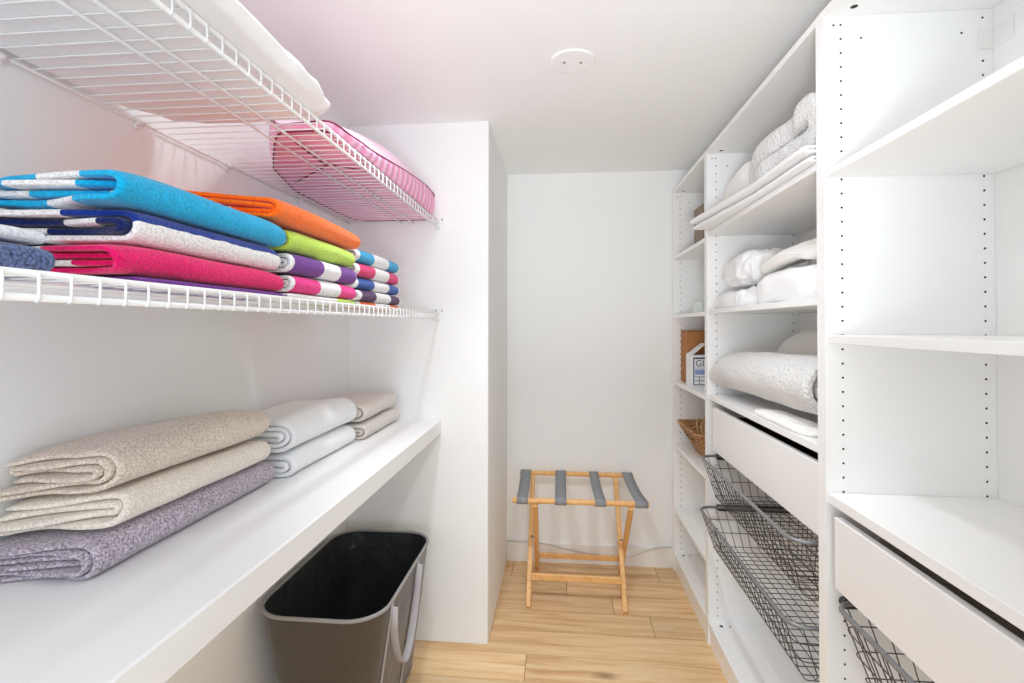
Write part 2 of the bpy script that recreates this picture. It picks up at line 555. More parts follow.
def wire_basket(unit, x0, x1, y0, y1, zr, depth, label=None):
    b = MB()
    b.tube(rr(x0, x1, y0, y1, zr, 0.045), 0.0055, 10, closed=True)
    rim = b.build('wire_basket', RIM, unit)
    part(rim, unit['_o'])
    zb = zr - depth
    fx, sy = 0.05, 0.03
    w = MB()
    r = 0.0014
    bx0, bx1, by0, by1 = x0 + fx, x1 - 0.02, y0 + sy, y1 - sy
    ny = int((y1 - y0) / 0.038)
    for k in range(ny + 1):                       # loops front - bottom - back
        t = 0.04 + 0.92 * k / ny
        yt, yb = y0 + (y1 - y0) * t, by0 + (by1 - by0) * t
        p = [(x0 + 0.002, yt, zr - 0.003), (bx0 - 0.006, yb, zb + 0.014), (bx0, yb, zb + 0.004), (bx0 + 0.008, yb, zb)]
        p += [(bx1 - 0.006, yb, zb), (bx1, yb, zb + 0.008), (x1 - 0.002, yt, zr - 0.003)]
        w.tube(p, r, 5)
    nx = int((x1 - x0) / 0.038)
    for k in range(nx + 1):                       # loops side - bottom - side
        t = 0.08 + 0.86 * k / nx
        xt, xb_ = x0 + (x1 - x0) * t, bx0 + (bx1 - bx0) * t
        zz = zb + 0.0034
        p = [(xt, y0 + 0.002, zr - 0.003), (xb_, by0 - 0.004, zz + 0.014), (xb_, by0 + 0.008, zz), (xb_, by1 - 0.008, zz), (xb_, by1 + 0.004, zz + 0.014), (xt, y1 - 0.002, zr - 0.003)]
        w.tube(p, r, 5)
    for t in (0.30, 0.62, 0.95):             # level rings
        w.tube(rr(x0 + fx * t, x1 - 0.02 * t, y0 + sy * t, y1 - sy * t, zr - depth * t, 0.032 * (1 - t) + 0.006, 3), r, 5, closed=True)
    w.build('wire_mesh', BASKET, rim)
    for yy, dy in ((y0, -1), (y1, 1)):
        s = MB()
        ya, yb = (yy + 0.0065 * dy, yy + 0.0185 * dy)
        s.box(XP + 0.03, x1 + 0.005, min(ya, yb), max(ya, yb), zr - 0.018, zr + 0.006, bev=0.002)
        s.tube([(XP + 0.035, min(ya, yb) - 0.001, zr - 0.006), (XP + 0.035, max(ya, yb) + 0.001, zr - 0.006)], 0.011, 12)
        s.build('runner', RUNNER, unit)
    return rim


def closet_unit(y0, y1, shelves, drawer, baskets, label, holes_far=True):
    T = 0.018
    u = thing('closet_unit', (0.775, (y0 + y1) / 2, 0), label, 'closet unit', None)
    b = panel_with_holes(y1 - T + 0.0004, y1 - 0.0004)
    b.build('side_panel', [CAB, HOLE], u)
    b = MB(); b.box(XP, XB + 0.004, y0 + 0.0004, y0 + T, 0, 2.01); b.build('side_panel', CAB, u)
    iy0, iy1 = y0 + T + 0.0004, y1 - T - 0.0002
    b = MB(); b.box(XP + 0.0005, XB, iy0, iy1, 1.992, 2.0095); 
    for yy in (iy0 + 0.045, iy1 - 0.035):          # cam fittings under the top
        n = len(b.v)
        b.v += [(XP + 0.047 + 0.0075 * math.cos(k * math.pi / 6), yy + 0.0075 * math.sin(k * math.pi / 6), 1.9917) for k in range(12)]
        b.face([n + k for k in range(12)][::-1], 1)
    b.build('top_panel', [CAB, HOLE], u)
    b = MB(); b.box(XB + 0.0002, XB + 0.0045, iy0, iy1, 0.03, 2.0); b.build('back_panel', CABBACK, u)
    b = MB(); b.box(XP + 0.0005, XB, iy0, iy1, 0.076, 0.094)
    for yy in (iy1 - 0.03,):
        for dx, r in ((0.042, 0.0075), (0.075, 0.004)):
            n = len(b.v)
            b.v += [(XP + dx + r * math.cos(k * math.pi / 6), yy + r * math.sin(k * math.pi / 6), 0.0943) for k in range(12)]
            b.face([n + k for k in range(12)], 1)
    b.build('base_panel', [CAB, HOLE], u)
    b = MB(); b.box(XP + 0.006, XP + 0.022, iy0, iy1, 0.0, 0.0755); b.build('plinth', CAB, u)
    for top, th in shelves:
        b = MB(); b.box(XP + 0.003, XB - 0.001, iy0 + 0.001, iy1 - 0.001, top - th, top, bev=0.001)
        b.build('shelf', CAB, u)
    for (za, zb, xr) in drawer:
        b = MB(); b.box(XP + xr, XP + xr + 0.017, iy0 + 0.006, iy1 - (0.020 if y0 < 1 else 0.050), za, zb, bev=0.0015)
        d = b.build('drawer', FRONT, u); part(d, u['_o'])
        b = MB()
        xa, xb_ = XP + xr + 0.0175, XB - 0.03
        ya, yb = iy0 + 0.012, iy1 - 0.014
        z1 = zb - 0.045
        b.box(xa, xb_, ya, yb, za + 0.012, za + 0.02)
        b.box(xa, xb_, ya, ya + 0.012, za + 0.02, z1); b.box(xa, xb_, yb - 0.012, yb, za + 0.02, z1)
        b.box(xb_ - 0.012, xb_, ya + 0.012, yb - 0.012, za + 0.02, z1)
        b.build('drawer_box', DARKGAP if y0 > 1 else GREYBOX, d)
    for args in baskets: wire_basket(u, *args)
    return u


UN = closet_unit(0.30, 1.2224, [(1.642, 0.017), (1.269, 0.019), (0.914, 0.022)], [(0.712, 0.868, 0.006)],
                 [(0.599, 0.93, 0.345, 1.184, 0.680, 0.15)],
                 'nearest tall white shelving unit with empty shelves above one drawer', True)
UM = closet_unit(1.2224, 2.1430, [(1.673, 0.018), (1.355, 0.017), (1.012, 0.020)], [(0.797, 0.966, 0.005)],
                 [(0.556, 0.92, 1.278, 2.088, 0.770, 0.155), (0.550, 0.92, 1.278, 2.088, 0.567, 0.15)],
                 'middle tall white shelving unit with drawer and two pulled out wire baskets')
UF = closet_unit(2.1430, 2.7625, [(1.656, 0.017), (1.347, 0.017), (0.998, 0.018), (0.670, 0.018), (0.328, 0.018)], [], [],
                 'farthest narrow white shelving unit against the back wall')
# strip of clear film stuck in the near unit's top back corner
b = MB()
b.box(0.922, 0.9528, 1.2034, 1.2040, 1.902, 1.950); b.box(0.9522, 0.9528, 1.152, 1.2034, 1.902, 1.950)
b.build('corner_tape', TAPE, UN)
# a loose board and plate on the far unit's shelves


def flat_item(name, box, m, label, cat, bev=0.002):
    b = MB(); b.box(*box, bev=bev)
    return recenter(tag(b.build(name, m), label, cat))


# ------------------------------------------------------------------ worktop on the left
b = MB(); b.box(XL + 0.001, -0.4825, YF + 0.05, YP - 0.001, 0.848, 0.9045, bev=0.003)
tag(recenter(b.build('worktop', BENCH)), 'long white worktop ledge along the left wall', 'worktop')


# ------------------------------------------------------------------ wire shelves
def wire_shelf(zd, ya, label):
    """zd = top of the deck wires"""
    xf = -0.4985
    s = thing('wire_shelf', ((XL + xf) / 2, (ya + YP) / 2, zd), label, 'wire shelf', None)
    ye = YP - 0.006
    for nm, x, z, r in (('front_rail', xf, zd - 0.0034, 0.0037), ('front_rail', xf, zd - 0.0262, 0.0037), ('deck_rod', -0.602, zd - 0.0055, 0.003),
                        ('deck_rod', -0.650, zd - 0.0055, 0.003), ('back_rail', XL + 0.0095, zd - 0.0055, 0.0031)):
        b = MB(); b.tube([(x, ya, z), (x, ye, z)], r, 10)
        b.build(nm, WIRE, s)
    b = MB()
    n = int((ye - ya) / 0.0322)
    for k in range(n + 1):
        y = 0.436 + 0.0322 * (k - int((0.436 - ya) / 0.0322))
        if y > ye - 0.002: break
        r = 0.0015
        b.tube([(XL + 0.006, y, zd - 0.0095), (XL + 0.0068, y, zd - 0.003), (XL + 0.0105, y, zd - 0.0012), (xf + 0.002, y, zd - 0.0012)], r, 5)
        b.tube([(xf + 0.002, y, zd - 0.0012), (xf + 0.0048, y, zd - 0.004), (xf + 0.0048, y, zd - 0.0275), (xf + 0.002, y, zd - 0.0305)], r, 6)
    b.build('deck_wires', WIRE, s)
    for y in (0.30, 0.708 if zd > 1.5 else 0.62, 0.972 if zd > 1.5 else 0.95, 1.26, 1.62, 1.92):
        b = MB()
        b.box(XL + 0.0008, XL + 0.006, y - 0.006, y + 0.006, zd - 0.018, zd + 0.004, bev=0.001)
        b.tube([(XL + 0.0105, y - 0.007, zd - 0.0055), (XL + 0.0105, y + 0.007, zd - 0.0055)], 0.0052, 10)
        b.build('wall_clip', CLIP, s)
    b = MB()                                       # end bracket on the pier
    b.box(xf - 0.012, xf + 0.024, YP - 0.0045, YP - 0.0006, zd - 0.034, zd + 0.014, bev=0.0012)
    b.box(xf - 0.009, xf + 0.009, YP - 0.022, YP - 0.004, zd - 0.0345, zd - 0.032, bev=0.0008)
    b.tube([(xf, YP - 0.024, zd - 0.0034), (xf, YP - 0.003, zd - 0.0034)], 0.0062, 12)
    b.tube([(xf, YP - 0.024, zd - 0.0265), (xf, YP - 0.003, zd - 0.0265)], 0.0062, 12)
    br = b.build('end_bracket', CLIP, s); part(br, s['_o'])
    for dx, dz in ((0.017, 0.006), (-0.007, 0.009)):
        b = MB(); b.tube([(xf + dx, YP - 0.0062, zd + dz), (xf + dx, YP - 0.0044, zd + dz)], 0.0028, 10)
        b.build('screw', SCREW, br)
    return s


ZU, ZL = 1.7165, 1.3415
wire_shelf(ZU, -0.15, 'upper white wire shelf near the ceiling, holding the white pillow')
wire_shelf(ZL, -0.15, 'lower white wire shelf holding the piles of striped beach towels')


# ------------------------------------------------------------------ folded towels
def fold_path(w, n, p, wob=0.0, seed=0):
    """centre line of a strip folded into n layers with its main folds at u = w"""
    order = {2: [1, 0], 3: [2, 0, 1], 4: [3, 0, 1, 2], 6: [5, 0, 1, 4, 3, 2]}[n]
    v = [(k + 0.5) * p for k in range(n)]
    Rm = n * p / 2
    cu_r = w - Rm * 1.0
    cu_l = 0.9 * p + 0.004
    path = []
    right = True
    for i, L in enumerate(order):
        a, c = (cu_l, cu_r) if right else (cu_r, cu_l)
        ns = 14
        for k in range(ns + 1):
            t = k / ns
            path.append((a + (c - a) * t, v[L]))
        if i + 1 < len(order):
            L2 = order[i + 1]
            r = abs(v[L] - v[L2]) / 2
            vc = (v[L] + v[L2]) / 2
            up = v[L2] > v[L]
            m = 9
            for k in range(1, m):
                an = math.pi * k / m
                du = r * math.sin(an)
                dv = -r * math.cos(an) if up else r * math.cos(an)
                path.append(((cu_r + du) if right else (cu_l - du), vc + dv))
        right = not right
    return path


def strip_mesh(b, path, t, y0, y1, fn, ny=26, jag=0.0, seed=0, mat_i=0):
    """solid strip of thickness t along path (u,v), swept over y0..y1; fn(u,y,v) -> world point"""
    n = len(path)
    nr = []
    S = [0.0]
    for i in range(n):
        a = Vector(path[max(i - 1, 0)]); c = Vector(path[min(i + 1, n - 1)])
        d = (c - a).normalized()
        nr.append((-d.y, d.x))
        if i: S.append(S[-1] + (Vector(path[i]) - Vector(path[i - 1])).length)
    tot = S[-1]
    ys = [0.0, 0.006, 0.02] + [k / ny for k in range(1, ny)] + [0.98, 0.994, 1.0]
    ths = [0.45, 0.8, 1.0] + [1.0] * (ny - 1) + [1.0, 0.8, 0.45]
    base = len(b.v)
    ring = 2 * n
    for j, (f, th) in enumerate(zip(ys, ths)):
        for side in (1, -1):
            for i in range(n):
                h = t * 0.5 * th
                if i == 0 or i == n - 1: h *= 0.6
                u = path[i][0] + side * nr[i][0] * h
                v = path[i][1] + side * nr[i][1] * h
                e0 = jag * (noise.noise(Vector((S[i] * 9, seed * 3.1, 0.3)))) if jag else 0
                e1 = jag * (noise.noise(Vector((S[i] * 9, seed * 3.1, 5.3)))) if jag else 0
                y = (y0 + e0) * (1 - f) + (y1 + e1) * f
                b.v.append(fn(u, y, v))
    m = len(ys)
    for j in range(m - 1):
        va, vb = ys[j], ys[j + 1]
        for i in range(n - 1):
            ua, ub = S[i] / tot, S[i + 1] / tot
            p = base + j * ring
            q = base + (j + 1) * ring
            b.face((p + i, p + i + 1, q + i + 1, q + i), mat_i, [(ua, va), (ub, va), (ub, vb), (ua, vb)], True)
            p += n; q += n
            b.face((p + i, q + i, q + i + 1, p + i + 1), mat_i, [(ua, va), (ua, vb), (ub, vb), (ub, va)], True)
        for i, uu in ((0, 0.0), (n - 1, 1.0)):
            p = base + j * ring + i
            q = base + (j + 1) * ring + i
            fc = (p, q, q + n, p + n) if i == 0 else (p, p + n, q + n, q)
            b.face(fc, mat_i, [(uu, va)] * 4, True)
    for j, vv in ((0, 0.0), (m - 1, 1.0)):
        for i in range(n - 1):
            p = base + j * ring + i
            ua, ub = S[i] / tot, S[i + 1] / tot
            fc = (p, p + n, p + n + 1, p + 1) if j == 0 else (p, p + 1, p + n + 1, p + n)
            uv = [(ua, vv), (ua, vv), (ub, vv), (ub, vv)] if j == 0 else [(ua, vv), (ub, vv), (ub, vv), (ua, vv)]
            b.face(fc, mat_i, uv, False)
    return b


def flip(b):
    b.f = [tuple(reversed(f)) for f in b.f]
    b.uv = [None if u is None else list(reversed(u)) for u in b.uv]


def towel(name, m, xr, w, y0, y1, zb, h, n, label, cat, group, zmap=None, jag=0.012, seed=1, thick=0.86, dx=0.0, ymap=None, sag=0.06, mirror=False):
    """folded towel: main fold at x = xr facing the room, lying on z = zb, n layers in height h"""
    p = h / n
    path = fold_path(w, n, p)

    def fn(u, y, v):
        k = 0.004 * noise.noise(Vector((y * 9, seed * 1.7, v * 20)))
        x = xr + w - u + k if mirror else xr - w + u + k
        f = (y - y0) / (y1 - y0)
        # soft thickness variation, lower at the far corners
        s = 1 - sag * (0.5 + 0.5 * noise.noise(Vector((u * 7 + seed, y * 6, seed * 0.3)))) - 0.10 * (abs(2 * f - 1) ** 6)
        z = zb + v * s
        if zmap: z = zmap(x, y, z)
        if ymap: x, y = ymap(x, y)
        return (x + dx, y, z)
    b = MB()
    strip_mesh(b, path, p * thick, y0, y1, fn, jag=jag, seed=seed)
    if mirror: flip(b)
    o = b.build(name, m)
    tag(o, label, cat, group)
    return recenter(o)


WHT = srgb(238, 236, 236)
TEAL = srgb(14, 172, 222); NAVY = srgb(22, 52, 140); NAVD = srgb(18, 34, 92); PINK = srgb(228, 12, 104)
PURP = srgb(112, 48, 146); DPUR = srgb(72, 22, 88); ORNG = srgb(250, 112, 22); LIME = srgb(190, 224, 84)
BLUE = srgb(20, 78, 168); MAG = srgb(238, 40, 138)

T_TEAL = terry('teal_white_towelling', [(0, TEAL), (0.075, WHT), (0.17, TEAL), (0.35, WHT), (0.42, TEAL), (0.55, WHT), (0.60, TEAL), (0.73, WHT), (0.755, TEAL), (0.84, WHT), (0.95, TEAL)])
T_NAVY = terry('navy_white_towelling', [(0, NAVD), (0.06, WHT), (0.15, NAVY), (0.25, WHT), (0.40, NAVD), (0.60, WHT), (0.64, NAVD), (0.8, WHT), (0.86, NAVD)])
T_PINK = terry('pink_white_towelling', [(0, WHT), (0.14, PINK), (0.37, WHT), (0.47, PINK), (0.66, WHT), (0.70, PINK), (0.9, WHT)])
T_PURP = terry('purple_towelling', [(0, PURP), (0.9, WHT)])
T_ORNG = terry('orange_towelling', [(0, ORNG), (0.66, WHT), (0.7, ORNG), (0.9, WHT)])
T_LIME = terry('lime_towelling', [(0, LIME), (0.30, WHT), (0.34, LIME), (0.62, WHT)])
V3 = lambda c: [(0, c), (0.44, WHT), (0.72, c)]
T_PURV = terry('purple_band_towelling', [(0, WHT), (0.035, PURP), (0.42, WHT), (0.71, PURP), (0.985, WHT)], 'V')
T_PNKV = terry('pink_band_towelling', [(0, WHT), (0.035, MAG), (0.38, WHT), (0.70, MAG), (0.985, WHT)], 'V')
T_LIMV = terry('lime_band_towelling', [(0, WHT), (0.03, WHT), (0.35, WHT), (0.66, LIME)], 'V')
def V4(c): return [(0, WHT), (0.05, c), (0.36, WHT), (0.70, c), (0.95, WHT)]
T_C = [terry('teal_band_towelling', V4(srgb(10, 162, 214)), 'V'), terry('cerise_band_towelling', V4(srgb(226, 24, 110)), 'V'), terry('blue_band_towelling', V4(BLUE), 'V'),
       terry('plum_band_towelling', V4(DPUR), 'V'), terry('orange_band_towelling', V4(ORNG), 'V')]
T_HEATH = terry('heathered_blue_towelling', [(0, srgb(88, 104, 146)), (0.9, srgb(88, 104, 146))], fleck=0.75)
T_PALE = terry('white_blue_towelling', [(0, srgb(226, 230, 236)), (0.9, srgb(226, 230, 236))], fleck=0.12)
GA, GB, GC = 'beach towels in the nearest pile', 'beach towels in the middle pile', 'beach towels in the far pile'
Z0 = ZL + 0.0012
# nearest pile
towel('beach_towel', T_PURP, -0.530, 0.25, 0.585, 0.925, Z0, 0.009, 2, 'purple towel at the very bottom of the nearest pile', 'towel', GA, seed=11)
towel('beach_towel', T_PINK, -0.528, 0.255, 0.565, 0.925, Z0 + 0.010, 0.040, 4, 'hot pink and white towel under the navy one', 'towel', GA, seed=12, jag=0.03)
towel('beach_towel', T_NAVY, -0.530, 0.236, 0.57, 0.915, Z0 + 0.051, 0.046, 4, 'navy blue and white striped towel between teal and pink ones', 'towel', GA, seed=13, jag=0.035)
towel('beach_towel', T_TEAL, -0.526, 0.212, 0.572, 0.925, Z0 + 0.098, 0.047, 4, 'teal and white striped towel topping the nearest pile', 'towel', GA, seed=14, jag=0.03)
# small heathered pair in front of it
towel('hand_towel', T_HEATH, -0.548, 0.25, 0.39, 0.505, Z0, 0.033, 2, 'blue heathered towel at the left end of the lower wire shelf', 'towel', None, seed=15)
towel('hand_towel', T_PALE, -0.562, 0.22, 0.40, 0.505, Z0 + 0.034, 0.016, 2, 'pale white towel lying on the blue heathered towel', 'towel', None, seed=16)
# middle pile
towel('beach_towel', T_LIMV, -0.534, 0.30, 0.955, 1.285, Z0, 0.012, 2, 'white and lime towel at the bottom of the middle pile', 'towel', GB, seed=21)
towel('beach_towel', T_PNKV, -0.53, 0.31, 0.955, 1.285, Z0 + 0.013, 0.038, 4, 'pink towel with a white band under the purple banded one', 'towel', GB, seed=22)
towel('beach_towel', T_PURV, -0.528, 0.31, 0.955, 1.285, Z0 + 0.052, 0.044, 4, 'purple towel with a white band below the lime one', 'towel', GB, seed=23)
towel('beach_towel', T_LIME, -0.53, 0.31, 0.955, 1.275, Z0 + 0.097, 0.046, 4, 'plain lime green towel under the orange one', 'towel', GB, seed=24, jag=0.004)
towel('beach_towel', T_ORNG, -0.525, 0.31, 0.90, 1.29, Z0 + 0.147, 0.046, 4, 'orange towel topping the middle pile', 'towel', GB, seed=25, ymap=lambda x, y: (x, y + 0.45 * (x + 0.525) * (1.29 - y) / 0.39), jag=0.02)
# far pile
for k, (h, nm) in enumerate(((0.014, 'orange and white banded towel at the bottom of the far pile'), (0.034, 'plum and white banded towel second from bottom of the far pile'),
                             (0.034, 'blue and white banded towel in the middle of the far pile'), (0.040, 'cerise and white banded towel second from top of the far pile'),
                             (0.040, 'teal and white banded towel topping the far pile'))):
    zz = Z0 + [0, 0.0145, 0.049, 0.0835, 0.124][k]
    towel('beach_towel', T_C[4 - k], -0.552 + 0.004 * (k % 2), 0.29, 1.335, 1.71, zz, h, 4 if k else 2, nm, 'towel', GC, seed=31 + k)

# bath towels on the worktop
def plain(name, c, fl=0.14): return terry(name, [(0, c), (0.99, c)], fleck=fl)
B_LAV = plain('lavender_grey_towelling', srgb(176, 166, 178), 0.6)
B_CRM = plain('cream_towelling', srgb(230, 221, 209), 0.18)
B_BEI = plain('beige_towelling', srgb(214, 200, 185), 0.3)
B_WHT = plain('white_towelling', srgb(236, 237, 238), 0.07)
B_TAU = plain('taupe_towelling', srgb(214, 206, 198), 0.10)
ZW = 0.9045


def bath_map(x, y, z):
    d = max(0.0, min(1.0, (-0.70 - x) / 0.17))
    h = z - ZW
    f = 1 - 0.10 * d * d
    return ZW + 0.0006 + h * f + 0.05 * h * noise.noise(Vector((x * 9, y * 5, 2.0)))


def skew(x, y): return (x, y + 0.15 * (x + 0.69))


GD = 'bath towels stacked on the worktop'
towel('bath_towel', B_LAV, -0.687, 0.193, 0.702, 1.18, ZW, 0.060, 6, 'lavender grey heathered towel at the bottom of the nearest worktop stack', 'towel', GD, zmap=bath_map, seed=41, jag=0.02, ymap=skew)
towel('bath_towel', B_CRM, -0.681, 0.198, 0.732, 1.155, ZW + 0.063, 0.056, 4, 'cream towel between the beige and lavender towels', 'towel', GD, zmap=bath_map, seed=42, jag=0.03, ymap=skew)
towel('bath_towel', B_BEI, -0.684, 0.196, 0.738, 1.142, ZW + 0.121, 0.078, 6, 'beige towel topping the nearest worktop stack', 'towel', GD, zmap=bath_map, seed=43, jag=0.03, ymap=skew, sag=0.12)
towel('bath_towel', B_WHT, -0.660, 0.212, 1.21, 1.605, ZW, 0.064, 4, 'white towel at the bottom of the middle worktop stack', 'towel', GD, zmap=bath_map, seed=44)
towel('bath_towel', B_WHT, -0.656, 0.215, 1.198, 1.60, ZW + 0.065, 0.090, 6, 'white towel on top of the middle worktop stack', 'towel', GD, zmap=bath_map, seed=45)
towel('bath_towel', B_TAU, -0.638, 0.235, 1.63, 1.985, ZW, 0.058, 4, 'taupe towel at the bottom of the far worktop stack', 'towel', GD, zmap=bath_map, seed=46)
towel('bath_towel', B_TAU, -0.642, 0.23, 1.63, 1.97, ZW + 0.059, 0.068, 4, 'taupe towel on top of the far worktop stack', 'towel', GD, zmap=bath_map, seed=47)


# ------------------------------------------------------------------ soft lumps (pillow, bag, bedding)
def sgnpow(c, e): return math.copysign(abs(c) ** e, c)


def lump(c, s, e1, e2, noises, zmin, seed=0, nu=72, nv=36, rot=0.0, pinch=0.0, shape=None):
    b = MB()
    cr, sr = math.cos(rot), math.sin(rot)
    for j in range(nv + 1):
        ph = -math.pi / 2 + math.pi * j / nv
        for i in range(nu):
            th = 2 * math.pi * i / nu
            cx = sgnpow(math.cos(ph), e1)
            x = cx * sgnpow(math.cos(th), e2); y = cx * sgnpow(math.sin(th), e2); z = sgnpow(math.sin(ph), e1)
            if pinch:                                   # pillow: thinner towards the corners
                z *= (1 - abs(x) ** 3 * pinch) * (1 - abs(y) ** 3 * pinch)
            P = Vector((x * s[0], y * s[1], z * s[2]))
            nrm = Vector((x / s[0], y / s[1], z / s[2])).normalized()
            d = 0
            for amp, sc, ridged in noises:
                q = P * sc + Vector((seed * 3.7, seed * 1.3, seed * 2.1))
                v = noise.noise(q)
                if ridged: v = 0.6 - abs(v) * 2
                d += amp * v
            P += nrm * d
            if shape: P = shape(P)
            P = Vector((P.x * cr - P.y * sr, P.x * sr + P.y * cr, P.z)) + Vector(c)
            if P.z < zmin: P.z = zmin + 0.02 * (P.z - zmin) * 0
            b.v.append(tuple(P))
    for j in range(nv):
        for i in range(nu):
            i2 = (i + 1) % nu
            b.face((j * nu + i, j * nu + i2, (j + 1) * nu + i2, (j + 1) * nu + i), 0, None, True)
    return b


# white pillow on the upper wire shelf
def pil(P):
    # the front edge rides up over the shelf's front rail
    return P


b = lump((-0.662, 0.393, ZU + 0.022), (0.214, 0.650, 0.126), 0.85, 0.30, [(0.008, 6, True), (0.006, 15, True), (0.003, 34, False)], ZU + 0.0012, 3, 120, 56, pinch=0.80)
tag(recenter(b.build('pillow', WHITEC)), 'plump white pillow lying on the upper wire shelf', 'pillow')


# pink seersucker bag with piped edges
def pink_mat(name, c1, c2, sc):
    m = bpy.data.materials.new(name); m.use_nodes = True
    nt = m.node_tree; bs = nt.nodes['Principled BSDF']; bs.inputs['Roughness'].default_value = 0.7
    tc = nt.nodes.new('ShaderNodeTexCoord')
    wv = nt.nodes.new('ShaderNodeTexWave'); wv.bands_direction = 'Y'; wv.inputs['Scale'].default_value = sc
    wv.inputs['Distortion'].default_value = 3.5; wv.inputs['Detail'].default_value = 2; wv.inputs['Detail Scale'].default_value = 2.0
    nt.links.new(tc.outputs['Object'], wv.inputs['Vector'])
    r = nt.nodes.new('ShaderNodeValToRGB')
    r.color_ramp.elements[0].position = 0.3; r.color_ramp.elements[0].color = c1
    r.color_ramp.elements[1].position = 0.7; r.color_ramp.elements[1].color = c2
    nt.links.new(wv.outputs['Fac'], r.inputs['Fac']); nt.links.new(r.outputs['Color'], bs.inputs['Base Color'])
    bp = nt.nodes.new('ShaderNodeBump'); bp.inputs['Strength'].default_value = 0.6; bp.inputs['Distance'].default_value = 0.006
    nt.links.new(wv.outputs['Fac'], bp.inputs['Height']); nt.links.new(bp.outputs['Normal'], bs.inputs['Normal'])
    return m


PINKTOP = pink_mat('pink_white_seersucker', srgb(252, 232, 242), srgb(244, 190, 217), 15)
PINKSIDE = pink_mat('pink_sateen', srgb(248, 166, 206), srgb(250, 198, 224), 7)
PIPING = mat('maroon_piping', srgb(138, 30, 78), 0.6)
bag = thing('storage_bag', (-0.655, 1.50, ZU), 'pink striped quilt bag with dark piping on the upper wire shelf', 'bag')
bx0, bx1, by0, by1 = -0.86, -0.489, 1.062, 2.030
zb0 = ZU + 0.0055


def bag_h(x, y):
    fu = 2 * (x - bx0) / (bx1 - bx0) - 1; fv = 2 * (y - by0) / (by1 - by0) - 1
    g = max(0.0, min(1.0, (y - 1.08) / 0.75)); g = g * g * (3 - 2 * g)
    return 0.012 + 0.066 * g + 0.108 * (1 - abs(fu) ** 2.6) * (1 - abs(fv) ** 2.4) + 0.006 * noise.noise(Vector((x * 14, y * 9, 1)))


def bag_out(t):
    """outline of the bag, t in 0..1, rounded rectangle with a slight wobble"""
    a = 2 * math.pi * t
    ca, sa = math.cos(a), math.sin(a)
    x = (bx0 + bx1) / 2 + (bx1 - bx0) / 2 * sgnpow(ca, 0.25)
    y = (by0 + by1) / 2 + (by1 - by0) / 2 * sgnpow(sa, 0.25)
    if y < 1.42:                                  # the near back corner is tucked in
        xm = -0.86 + 0.20 * (1.42 - y) / 0.32
        x = bx1 - (bx1 - x) * (bx1 - xm) / (bx1 - bx0)
    return x, y


NB = 120
b = MB(); NR = 16
for j in range(NR + 1):
    f = j / NR
    for i in range(NB):
        x, y = bag_out(i / NB)
        x = (bx0 + bx1) / 2 + (x - (bx0 + bx1) / 2) * (1 - f * 0.999); y = (by0 + by1) / 2 + (y - (by0 + by1) / 2) * (1 - f * 0.999)
        b.v.append((x, y, zb0 + bag_h(x, y)))
for j in range(NR):
    for i in range(NB):
        i2 = (i + 1) % NB
        b.face((j * NB + i, j * NB + i2, (j + 1) * NB + i2, (j + 1) * NB + i), 0, None, True)
b.build('top_cover', PINKTOP, bag)
b = MB()
for j in range(6):
    f = j / 5
    for i in range(NB):
        x, y = bag_out(i / NB)
        zt = zb0 + bag_h(x, y)
        bul = 0.006 * math.sin(math.pi * f) + 0.003 * noise.noise(Vector((x * 25, y * 25, f * 2)))
        cxm, cym = (bx0 + bx1) / 2, (by0 + by1) / 2
        dv = Vector((x - cxm, (y - cym) * 0.33, 0)).normalized() * (bul - 0.012 * (1 - f))
        b.v.append((x + dv.x, y + dv.y, zb0 + (zt - zb0) * f))
for j in range(5):
    for i in range(NB):
        i2 = (i + 1) % NB
        b.face((j * NB + i, j * NB + i2, (j + 1) * NB + i2, (j + 1) * NB + i), 0, None, True)
b.face([i for i in range(NB)][::-1])
b.build('side_panel', PINKSIDE, bag)
pt, pb = [], []
for i in range(NB):
    x, y = bag_out(i / NB)
    pt.append((x, y, zb0 + bag_h(x, y) + 0.001))
    pb.append(((bx0 + bx1) / 2 + (x - (bx0 + bx1) / 2) * 0.93, (by0 + by1) / 2 + (y - (by0 + by1) / 2) * 0.985, zb0 - 0.0018))
b = MB(); b.tube(pt, 0.0024, 6, closed=True); b.build('piping', PIPING, bag)
b = MB(); b.tube(pb, 0.0022, 6, closed=True); b.build('piping', PIPING, bag)
# seams of the base panel showing through the wires
for pts in ([(-0.80, 1.46), (-0.62, 1.30), (-0.54, 1.36)], [(-0.62, 1.12), (-0.625, 1.2), (-0.63, 1.31)]):
    b = MB(); b.tube([(x, y, zb0 - 0.0016) for x, y in pts], 0.002, 6); b.build('seam', PIPING, bag)

